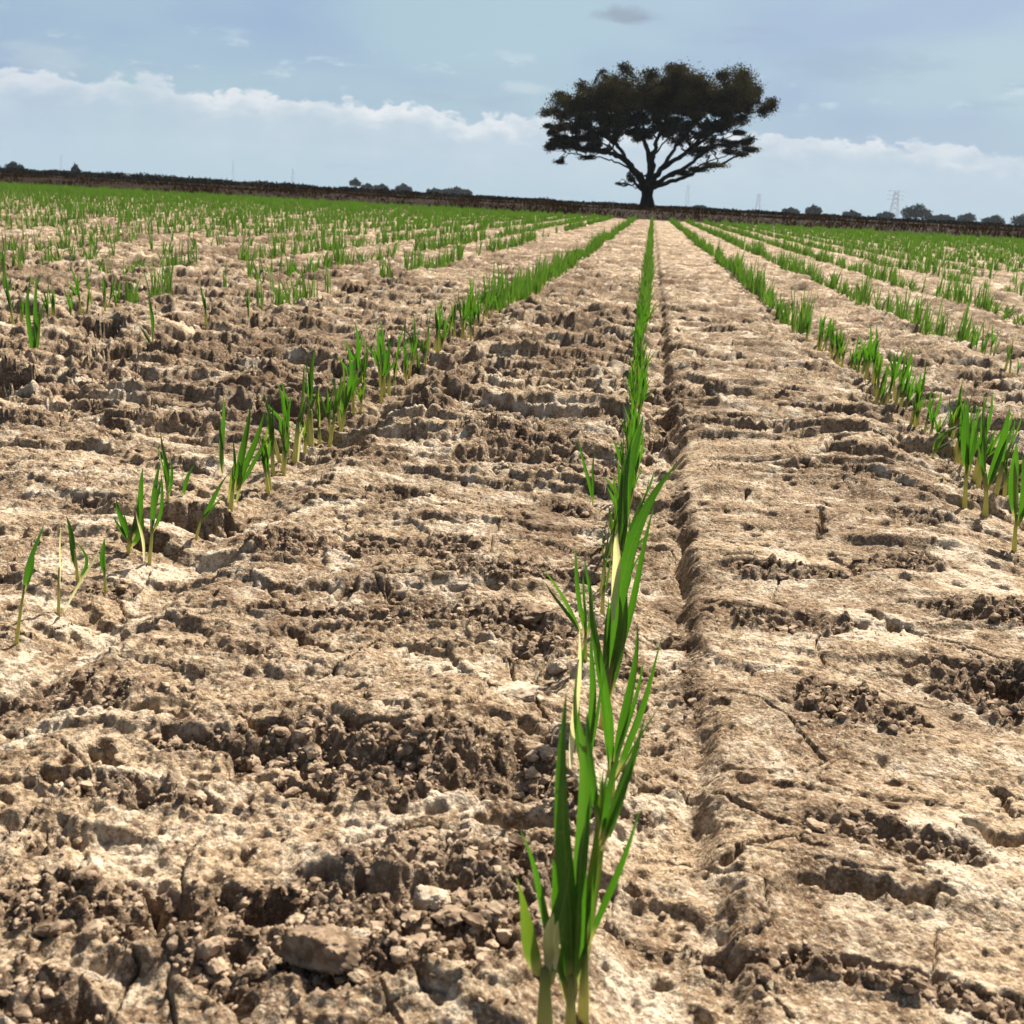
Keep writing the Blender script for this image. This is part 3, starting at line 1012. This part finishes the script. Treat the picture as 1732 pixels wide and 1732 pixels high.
ICO4 = ico(5); ICO1 = ico(1); ICO2 = ico(2); ICO3 = ico(3)
CLODS = [('soil_clod', (540, 1612), .0125, .95, M_CLOD, 'round brown clod beside a pale chip at the lower left'),
         ('soil_clod', (598, 1590), .0058, .75, M_CLOD_PALE, 'whitish wedge shaped chip touching the round brown clod'),
         ('soil_clod', (100, 1334), .0034, .9, M_CLOD_PALE, 'tiny white chip alone near the left edge of the foreground'),
         ('soil_clod', (865, 1180), .0165, .45, M_CLOD_PALE, 'large pale flat clod just left of the middle row'),
         ('soil_clod', (730, 1530), .0075, .8, M_CLOD_PALE, 'pale lump in the crumbly hollow left of the foremost seedling'),
         ('soil_clod', (690, 1440), .0100, .7, M_CLOD, 'brown angular clod above the crumbly hollow in the foreground'),
         ('soil_clod', (770, 1425), .0062, .8, M_CLOD_PALE, 'small pale clod right of the brown angular one'),
         ('soil_clod', (905, 1040), .0150, .5, M_CLOD, 'broad lumpy clod beside the spread blades of the middle row'),
         ('soil_clod', (1430, 780), .0170, .6, M_CLOD, 'dark brown mound of soil on the smooth bed right of the middle row'),
         ('soil_clod', (940, 1130), .0070, .7, M_CLOD_PALE, 'small pale clod close against the middle row, above the flat one'),
         ('soil_clod', (835, 690+25), .0140, .5, M_CLOD, 'oval clod on the rough bed midway up the left side of the middle row'),
         ('soil_clod', (1455, 950), .0085, .6, M_CLOD, 'low brown clod between short cracks on the right bed'),
         ('soil_clod', (380, 1590), .0085, .7, M_CLOD, 'rough clod in the dark hollow at the far lower left')]
for i, (nm, px, r, fl, mat, lb) in enumerate(CLODS):
    p = on_ground(*px)
    v = rocky(ICO4[0], 3.7*i+1.1, .20, 1.5)
    for _p in range(11):
        nn = np.random.default_rng(i*17+_p).normal(size=3); nn /= np.linalg.norm(nn)
        v = v-np.maximum(v @ nn-.68, 0)[:, None]*nn*.85
    v = rocky(v, 9.1*i, .07, 6.5)
    v = rocky(v, 4.1*i, .03, 17.0)
    r *= .62
    v = v*np.array([r*random.uniform(.95, 1.3), r*random.uniform(.8, 1.1), r*fl])
    me = make_mesh('soil_clod', v, None, ICO4[1])
    o = link('soil_clod', me, mat, loc=(p[0], p[1], p[2]+r*fl*.10))
    o.rotation_euler = (0, 0, random.uniform(0, 6))
    tag(o, lb, 'clod', 'larger clods lying on the field')


def crumbs():
    n = 150000
    r = .30*np.exp(rng.random(n)*math.log(7.0/.30))
    th = rng.uniform(R(-38), R(29), n)
    x = r*np.tan(th)+CAM_X; y = r-.12
    z, b = ground(x, y, .0025*np.maximum(y, .25))
    keep = rng.random(n) < (.05+.95*b)
    x, y, z, b, r = x[keep], y[keep], z[keep], b[keep], r[keep]
    n = len(x)
    size = .00050*np.exp(rng.exponential(.52, n))+.0006*r*rng.random(n)
    size = np.minimum(size, .0030+.0006*r)*(.45+.55*b)*(.55+.45*sstep(.3, .6, perlin(x*25, y*25, 91)+.55))
    acc = Acc()
    lod = np.where(size/np.maximum(r, .3)*1100 < 2.2, 0, np.where(size/np.maximum(r, .3)*1100 < 6, 1, 2))
    for L_, ic in enumerate((ICO1, ICO2, ICO3)):
        lib = []
        for k in range(14):
            lv = rocky(ic[0], k*2.9, .34, 1.2)
            for _p in range(9):
                nn = np.random.default_rng(k*31+_p).normal(size=3); nn /= np.linalg.norm(nn)
                ov = np.maximum(lv @ nn-.62, 0)
                lv = lv-ov[:, None]*nn*.9
            if L_ > 0:
                lv = rocky(lv, k*5.3, .10, 5.0)
            lib.append((lv, ic[1]))
        pick = rng.integers(0, len(lib), n)
        for k, (lv, lf) in enumerate(lib):
            idx = np.where((pick == k) & (lod == L_))[0]
            m = len(idx)
            if m == 0:
                continue
            a = rng.uniform(0, 6.28, m)
            sx = size[idx]*rng.uniform(.8, 1.35, m); sy = size[idx]*rng.uniform(.75, 1.2, m); szz = size[idx]*rng.uniform(.55, .95, m)
            X = lv[None, :, 0]*sx[:, None]; Y = lv[None, :, 1]*sy[:, None]; Z = lv[None, :, 2]*szz[:, None]
            ca, sa = np.cos(a)[:, None], np.sin(a)[:, None]
            v = np.stack([X*ca-Y*sa+x[idx, None], X*sa+Y*ca+y[idx, None], Z+(z[idx]+szz*.25)[:, None]], 2).reshape(-1, 3)
            f = (np.arange(m)[:, None, None]*len(lv)+lf[None]).reshape(-1, 3)
            acc.add(v, None, f)
    print('crumbs', n, acc.n)
    return acc.mesh('soil_crumbs', smooth=False)


tag(link('soil_crumbs', crumbs(), M_CRUMB), 'loose crumbs of brown soil in the broken patches of crust', 'soil crumbs', kind='stuff')


# ------------------------------------------------------------------ the bank and its dry grass
def dry_grass():
    n = 52000
    y = FIELD_END+.35+rng.random(n)**1.3*9
    x = rng.uniform(-1, 1, n)*(y*.92)-1.5
    z, _ = ground(x, y, np.full(n, .3))
    clump = np.clip(.75+.9*perlin(x*.9, y*.9, 400)+.5*perlin(x*3.1, y*3.1, 401), .25, 1.6)
    h_ = rng.uniform(.04, .10, n)*clump
    a = rng.uniform(0, 6.28, n); ln = rng.uniform(.0, .09, n)
    wd = rng.uniform(.004, .010, n); sa = rng.uniform(-1, 1, n)
    vs = []
    for t, wf in ((0, 1.0), (.55, .8), (1, .1)):
        cx = x+np.cos(a)*ln*t*t; cy = y+np.sin(a)*ln*t*t; cz = z-.01+h_*t
        vs += [np.stack([cx-np.cos(sa)*wd*wf, cy-np.sin(sa)*wd*wf, cz], 1), np.stack([cx+np.cos(sa)*wd*wf, cy+np.sin(sa)*wd*wf, cz], 1)]
    v = np.stack(vs, 1).reshape(-1, 3)
    base = np.arange(n)[:, None]*6
    q = np.concatenate([base+np.array([[k, k+1, k+3, k+2]]) for k in (0, 2)], 0)
    acc = Acc(); acc.add(v, q)
    return acc.mesh('dry_grass')


tag(link('dry_grass', dry_grass(), M_DRY), 'brown dead grass covering the low bank at the end of the field', 'dry grass', kind='stuff')


def leaf_cloud(acc, centre, radii, n, size, flat_=.75, shell=.45):
    """leaf-sized faces filling a lumpy ellipsoid"""
    d = rng.normal(size=(n, 3)); d /= np.linalg.norm(d, axis=1)[:, None]
    rr = (shell+(1-shell)*rng.random(n))**.6
    lump = 1+.34*perlin(d[:, 0]*2.1+centre[0], d[:, 1]*2.1+d[:, 2]*2.6+centre[2], 500)+.22*perlin(d[:, 0]*5+centre[2], d[:, 2]*5+centre[0], 501)
    p = np.asarray(centre)+d*rr[:, None]*lump[:, None]*np.asarray(radii)
    s = size*rng.uniform(.55, 1.35, n)
    u = rng.normal(size=(n, 3)); u /= np.linalg.norm(u, axis=1)[:, None]
    w_ = np.cross(u, rng.normal(size=(n, 3))); w_ /= np.linalg.norm(w_, axis=1)[:, None]
    v = np.stack([p-u*s[:, None], p-w_*s[:, None]*flat_*.6, p+u*s[:, None], p+w_*s[:, None]*flat_*.6], 1).reshape(-1, 3)
    q = np.arange(n)[:, None]*4+np.arange(4)[None]
    acc.add(v, q)


def scrub_line():
    acc = Acc()
    # dark thicket far behind the bank, taller towards the left
    x = -105.0
    while x < 66:
        y = 128+6*math.sin(x*.05)
        hh = np.interp(x, [-105, -60, -35, -8, 15, 66], [.90, .74, .56, .42, .42, .50])*random.uniform(.75, 1.2)
        leaf_cloud(acc, (x, y+random.uniform(-2, 2), hh*.45), (random.uniform(1.2, 2.2), 1.5, hh*.55), 480, .15, shell=.02)
        x += random.uniform(.7, 1.3)
    return acc.mesh('scrub', smooth=False)


tag(link('scrub', scrub_line(), M_SCRUB), 'dark thicket line along the horizon behind the brown bank', 'scrub', kind='stuff')


# ------------------------------------------------------------------ the big tree
TREE_Y = 92.0


def tp(cx, cy, dy=0.0):
    """crop pixel of the tree close-up -> point at the tree's distance (dy metres nearer or farther)"""
    u = 860+cx*500/1732; v = 60+cy*500/1732
    p = at_depth(u, v, TREE_Y)
    return np.array([p[0], TREE_Y+dy, p[2]])


def build_big_tree():
    global rng
    keep_rng = rng
    rng = np.random.default_rng(5)
    base = tp(812, 1000); base[2] = 0
    root = empty('spreading_tree', base)
    tag(root, 'lone big tree with broad dark crown and forked trunk beyond the middle row', 'tree')
    pxm = 500/1732/FPX*TREE_Y                                  # metres per crop pixel
    wood = Acc()
    segs = []

    def limb(pts, r0, r1, sides=9, wob=.06):
        pts = [np.asarray(p, float) for p in pts]
        out = []
        for i in range(len(pts)-1):
            for t in np.linspace(0, 1, 6, endpoint=False):
                a = pts[max(i-1, 0)]; b = pts[i]; c = pts[i+1]; d = pts[min(i+2, len(pts)-1)]
                out.append(.5*((2*b)+(-a+c)*t+(2*a-5*b+4*c-d)*t*t+(-a+3*b-3*c+d)*t**3))
        out.append(pts[-1]); out = np.array(out)
        out[2:-1] += rng.normal(0, wob, out[2:-1].shape)*np.array([1, 1, .7])
        rad = .56*(r0+(r1-r0)*np.linspace(0, 1, len(out))**.7)
        v, q, t = tube(out, rad, sides)
        wood.add(v-base, q, t)
        segs.append((out, rad))
        return out
    g = tp(812, 1000); g[2] = -.1
    # trunk with flare
    tr = [g, tp(812, 985), tp(812, 940), tp(816, 890), tp(822, 850)]
    out = np.array(tr); rad = np.array([60, 42, 31, 36, 30])*pxm
    ptsf = []; rf = []
    for i in range(len(out)-1):
        for t in np.linspace(0, 1, 5, endpoint=False):
            ptsf.append(out[i]*(1-t)+out[i+1]*t); rf.append(rad[i]*(1-t)+rad[i+1]*t)
    v, q, t = tube(np.array(ptsf), np.array(rf), 14)
    wood.add(v-base, q, t)
    limb([tp(805, 890), tp(745, 800, -1), tp(690, 735, -1.5), tp(620, 700, -2), tp(540, 690, -2.5), tp(420, 665, -3), tp(330, 640, -3)], .62, .13)
    limb([tp(690, 735, -1.5), tp(640, 650, 0), tp(560, 590, 1), tp(450, 540, 2), tp(330, 480, 2.5)], .33, .08)
    limb([tp(640, 650, 0), tp(620, 560, -1), tp(560, 460, -1.5), tp(480, 380, -2)], .26, .08)
    limb([tp(820, 870), tp(825, 760, .5), tp(810, 650, 1), tp(760, 540, 1.5), tp(680, 420, 2), tp(640, 300, 2)], .55, .10)
    limb([tp(835, 860), tp(845, 740, -.5), tp(870, 620, -1), tp(925, 500, -1), tp(950, 360, -1)], .50, .12)
    limb([tp(825, 740, .5), tp(800, 600, -2), tp(790, 480, -3), tp(800, 360, -3.5)], .30, .09)
    limb([tp(840, 860), tp(900, 780, 1), tp(1000, 710, 2), tp(1120, 630, 3), tp(1220, 540, 3.5), tp(1330, 400, 4)], .52, .10)
    limb([tp(900, 775, 1), tp(960, 680, 0), tp(1040, 590, -1), tp(1110, 470, -2), tp(1180, 380, -2.5)], .34, .09)
    limb([tp(850, 880), tp(930, 830, -1), tp(1040, 770, -2), tp(1130, 700, -3), tp(1200, 660, -3), tp(1330, 640, -3.5), tp(1420, 605, -3.5)], .38, .09)
    limb([tp(850, 890), tp(930, 860, 1), tp(1040, 825, 1.5), tp(1130, 780, 2), tp(1250, 750, 2), tp(1350, 700, 2.5), tp(1460, 660, 2.5)], .40, .10)
    limb([tp(1200, 560, 3.5), tp(1300, 520, 2), tp(1400, 470, 1), tp(1500, 430, 0)], .2, .07)
    limb([tp(1000, 710, 2), tp(1120, 610, 0), tp(1220, 510, -1), tp(1320, 460, -2)], .26, .07)
    limb([tp(800, 900), tp(760, 880, -.5), tp(720, 845, -1), tp(705, 825, -1.2)], .22, .07)
    limb([tp(790, 910), tp(740, 890, .5), tp(690, 868, .8), tp(650, 872, 1)], .10, .03)
    limb([tp(560, 690, -2.5), tp(480, 720, -3), tp(400, 700, -3.5), tp(330, 740, -3.5), tp(280, 760, -3.5)], .10, .03)
    nmain = len(segs)
    for pts in ([(745, 800), (640, 745), (540, 715), (430, 705), (340, 690)], [(690, 735), (600, 655), (500, 625), (390, 600), (300, 590)],
                [(640, 650), (540, 560), (430, 500), (330, 450)], [(930, 830), (1060, 790), (1180, 735), (1290, 700), (1390, 655)],
                [(1040, 770), (1150, 690), (1260, 610), (1380, 560)], [(1000, 710), (1100, 640), (1190, 600), (1290, 570), (1380, 520)],
                [(840, 740), (900, 640), (980, 560), (1030, 470)], [(800, 620), (730, 560), (660, 520), (600, 470)],
                [(825, 700), (780, 600), (720, 500), (700, 420)], [(870, 640), (850, 540), (870, 450)]):
        dd = rng.uniform(-2.5, 2.5)
        limb([tp(*p, dd*i/len(pts)) for i, p in enumerate(pts)], .17, .04, 6)
    nmain = len(segs)
    # crown masses: crop pixel centre, radii, share, whether thin
    C = [(660, 300, 130, 110, 1.3), (560, 350, 130, 90, 1.2), (470, 400, 110, 80, 1), (350, 425, 105, 62, .9), (265, 455, 58, 42, .35),
         (800, 330, 140, 90, 1.3), (950, 290, 120, 100, 1.3), (1080, 310, 120, 90, 1.2), (1190, 370, 110, 80, .9), (1330, 290, 120, 90, 1.2),
         (1400, 390, 90, 80, .8), (1290, 400, 100, 70, .8), (720, 420, 120, 60, .9), (900, 420, 120, 75, 1), (600, 450, 110, 52, .7),
         (1060, 430, 90, 50, .5), (1000, 380, 130, 70, 1), (1500, 430, 52, 45, .28), (1535, 392, 40, 26, .10), (430, 305, 46, 34, .12),
         (330, 365, 48, 30, .22), (955, 195, 48, 36, .2), (690, 205, 42, 34, .18), (1010, 215, 40, 30, .14), (1250, 225, 50, 34, .2),
         (1380, 230, 50, 36, .22), (840, 245, 70, 36, .25), (930, 560, 60, 50, .35), (560, 230, 30, 20, .05), (1455, 320, 40, 40, .2),
         (420, 520, 90, 34, .26), (320, 530, 70, 36, .22), (270, 540, 45, 22, .10), (560, 560, 70, 34, .16), (480, 610, 60, 24, .12),
         (650, 540, 60, 40, .2), (240, 655, 30, 26, .12), (350, 640, 70, 22, .14), (430, 665, 60, 20, .16), (460, 715, 50, 14, .09),
         (300, 740, 36, 16, .05), (1400, 615, 40, 22, .12), (1300, 645, 80, 14, .10), (1420, 665, 55, 20, .20), (1370, 695, 45, 16, .12),
         (1220, 755, 80, 16, .20), (1120, 785, 70, 16, .18), (1030, 815, 50, 14, .10), (1150, 590, 80, 34, .2), (1250, 530, 80, 34, .2),
         (1000, 610, 80, 34, .16), (1360, 500, 60, 30, .16), (1100, 690, 70, 24, .10), (1180, 660, 50, 18, .08), (860, 540, 60, 40, .12),
         (720, 845, 26, 16, .08), (705, 820, 16, 12, .03), (650, 870, 20, 8, .02), (1020, 540, 70, 40, .2), (770, 500, 60, 36, .2),
         (1240, 450, 90, 40, .45), (780, 370, 330, 80, 1.4), (1130, 370, 240, 70, 1.2), (520, 480, 110, 30, .3)]
    for _ in range(46):                                 # airy wisps hanging between the limbs
        C.append((rng.uniform(270, 1380), rng.uniform(470, 610), rng.uniform(26, 52), rng.uniform(12, 24), .09))
    for _ in range(28):
        C.append((rng.uniform(420, 1180), rng.uniform(440, 590), rng.uniform(20, 36), rng.uniform(9, 18), .045))
    for _ in range(26):
        C.append((rng.uniform(225, 640), rng.uniform(520, 680), rng.uniform(22, 42), rng.uniform(9, 18), .07))
    for _ in range(16):
        C.append((rng.uniform(1100, 1440), rng.uniform(540, 700), rng.uniform(22, 45), rng.uniform(8, 15), .07))
    crown = Acc()
    mid = 870
    for (cx, cy, rx, ry, wgt) in C:
        span = math.sqrt(max(0.06, 1-((cx-mid)/740)**2))*5.6
        nsub = max(2, int(5*wgt+1.5))
        if wgt < .25:
            nsub = 2
        for s in range(nsub):
            dy = rng.uniform(-span, span)*(1 if wgt > .25 else .5)
            jx = np.clip(rng.normal(0, rx*.38), -rx*.6, rx*.6) if nsub > 2 else rng.normal(0, rx*.15)
            jy = np.clip(rng.normal(0, ry*.30), -ry*.38, ry*.5) if nsub > 2 else 0
            c = tp(cx+jx, cy+jy, dy)
            k = .62 if nsub > 2 else .85
            r3 = (rx*pxm*k, min(rx, 90)*pxm*.8, ry*pxm*k)
            n = int(4200*wgt/nsub)+34
            leaf_cloud(crown, c-base, r3, n, .085, shell=.10)
            leaf_cloud(crown, c-base, tuple(q_*1.38 for q_ in r3), int(n*.16), .075, shell=.7)
            # a twig from the nearest limb carries the clump
            best = None
            for (o_, rd) in segs[:12]+segs[15:nmain]+([segs[12]] if 840 < cy < 900 or cx < 730 and cy > 800 else []):
                d = np.linalg.norm(o_-c, axis=1)+.9*np.maximum(o_[:, 2]-c[2], 0)
                j = int(np.argmin(d))
                if best is None or d[j] < best[0]:
                    best = (d[j], o_[j], rd[j])
            _, a, ra = best
            m = .5*(a+c)+np.array([rng.normal(0, .3), rng.normal(0, .3), .25*np.linalg.norm(c-a)*.3])
            pts = bez(a, m, c, 9); pts[2:-1] += rng.normal(0, .10, pts[2:-1].shape)
            v, q, t = tube(pts, np.linspace(min(ra*.7, .11), .025, 9), 6)
            wood.add(v-base, q, t)
            for _k in range(5):
                e = c+rng.uniform(-1, 1, 3)*np.array(r3)*.75
                pts = bez(pts[4], .5*(pts[4]+e)+rng.normal(0, .2, 3), e, 6)
                v, q, t = tube(pts, np.linspace(.04, .012, 6), 5)
                wood.add(v-base, q, t)
                pts = bez(a, m, c, 9)
    link('trunk', wood.mesh('trunk'), M_BARK, root)
    link('crown', crown.mesh('crown', smooth=False), M_CROWN, root)
    rng = keep_rng


build_big_tree()


# ------------------------------------------------------------------ distant trees and masts
def far_tree(name, u, vbase, vtop, half_px, dist, label, lobes=3, tall=False, flat_top=False):
    gx = at_depth(u, vbase, dist)
    top = at_depth(u, vtop, dist)[2]
    w_ = half_px/FPX*dist
    root = empty(name, (gx[0], dist, 0))
    tag(root, label, 'tree', 'far trees and bushes on the horizon')
    H = top
    acc = Acc()
    v, q, t = tube([(0, 0, -.2), (.1, 0, H*.25), (-.05, .1, H*.6)], [H*.05, H*.04, H*.02], 7)
    acc.add(v, q, t)
    for s in (-1, 1):
        v, q, t = tube([(0, 0, H*.25), (s*w_*.3, .2*s, H*.45), (s*w_*.55, .3*s, H*.62)], [H*.03, H*.022, H*.012], 6)
        acc.add(v, q, t)
    link('trunk', acc.mesh('trunk'), M_BARK, root)
    cr = Acc()
    lo = .42 if tall else .12
    for i in range(lobes):
        f = (i+.5)/lobes*2-1
        hx = f*w_*.62
        ht = H*(1-.28*abs(f)**1.5)*(1 if i == lobes//2 else random.uniform(.82, .98))
        zc = .5*(ht+H*lo); rz = .5*(ht-H*lo)
        rx = w_/lobes*1.35
        leaf_cloud(cr, (hx, random.uniform(-.3, .3)*w_, zc), (rx, rx, rz), 420, max(.0011*dist, .2), shell=.25)
    link('crown', cr.mesh('crown', smooth=False), M_FAR, root)


far_tree('far_tree', 601, 319, 301, 11, 430, 'small round topped tree standing up at the left end of the left tree group', 3, True)
far_tree('far_tree', 622, 322, 310, 14, 440, 'low bush right beside the small round topped tree on the left', 3)
far_tree('far_tree', 645, 322, 311, 14, 450, 'second low bush of the left tree group, left of the taller domed one', 3)
far_tree('far_tree', 682, 326, 311, 17, 430, 'domed bush in the middle of the left tree group', 3)
far_tree('far_tree', 735, 330, 318, 17, 440, 'low dark bush left of the widest one in the left tree group', 3)
far_tree('far_tree', 772, 332, 316, 34, 430, 'widest flat topped bush at the right end of the left tree group', 5)
far_tree('far_tree', 128, 292, 277, 9, 260, 'small dark bush poking above the horizon at the far left', 3)
far_tree('far_tree', 24, 287, 272, 18, 260, 'dark clump of bushes at the left edge of the horizon', 4)
far_tree('far_tree', 1182, 353, 346, 10, 480, 'tiny bush on the horizon just right of the lone big tree', 2)
far_tree('far_tree', 1375, 362, 346, 15, 440, 'small bushy tree midway between the big tree and the right edge', 3)
far_tree('far_tree', 1337, 360, 351, 16, 450, 'low bush left of the small bushy tree, right of the big tree', 3)
far_tree('far_tree', 1440, 365, 356, 16, 450, 'low hedge bush left of the pale tower on the right', 3)
far_tree('far_tree', 1497, 370, 357, 16, 450, 'low bush at the foot of the pale tower on the right', 3)
far_tree('far_tree', 1547, 374, 342, 29, 400, 'largest of the far trees, dark domed crown right of the pale tower', 4)
far_tree('far_tree', 1590, 376, 361, 26, 430, 'low spreading bush just right of the largest far tree', 4)
far_tree('far_tree', 1632, 377, 358, 14, 430, 'pointed bush between the largest far tree and the right edge', 2)
far_tree('far_tree', 1680, 381, 364, 22, 430, 'rounded dark bush second from the right edge of the horizon', 3)
far_tree('far_tree', 1731, 383, 361, 24, 430, 'dark tree on the horizon cut by the right edge', 3)


def mast(u, vbase, vtop, dist, w_px, label, arms=0):
    b = at_depth(u, vbase, dist); top = at_depth(u, vtop, dist)[2]
    root = empty('pylon', (b[0], dist, 0))
    tag(root, label, 'pylon', 'faint masts on the horizon')
    w_ = w_px/FPX*dist*.5
    acc = Acc()
    n = 7
    zs_ = np.linspace(0, top, n)
    ws_ = np.linspace(w_, w_*.35, n)
    for sx in (-1, 1):
        for sy in (-1, 1):
            pts = [(sx*ws_[i], sy*ws_[i], zs_[i]) for i in range(n)]
            v, q, t = tube(pts, [w_*.05]*n, 5); acc.add(v, q, t)
    for i in range(n-1):
        for s in (-1, 1):
            for sy in (-1, 1):
                v, q, t = tube([(s*ws_[i], sy*ws_[i], zs_[i]), (-s*ws_[i+1], sy*ws_[i+1], zs_[i+1])], [w_*.035]*2, 4); acc.add(v, q, t)
    link('tower', acc.mesh('tower'), M_POLE, root)
    for k in range(arms):
        z = top*(1-.14*k)-.2
        a = Acc(); v, q, t = tube([(-w_*1.9, 0, z), (0, 0, z+w_*.25), (w_*1.9, 0, z)], [w_*.055]*3, 5); a.add(v, q, t)
        link('crossarm', a.mesh('crossarm'), M_POLE, root)


mast(1510, 372, 323, 900, 14, 'broad pale lattice tower just left of the largest far tree', 3)
mast(1281, 357, 328, 1000, 8, 'thin pale tower right of the big tree, above the low bushes', 2)
mast(1161, 352, 312, 1150, 6, 'faint mast just right of the big tree under its low right limb', 2)
mast(395, 315, 272, 900, 4, 'thin dark mast on the horizon in the left half', 0)
mast(105, 296, 262, 900, 5, 'faint mast near the left edge of the horizon', 1)
mast(495, 320, 285, 1000, 5, 'faint mast between the left group of trees and the thin dark mast', 1)
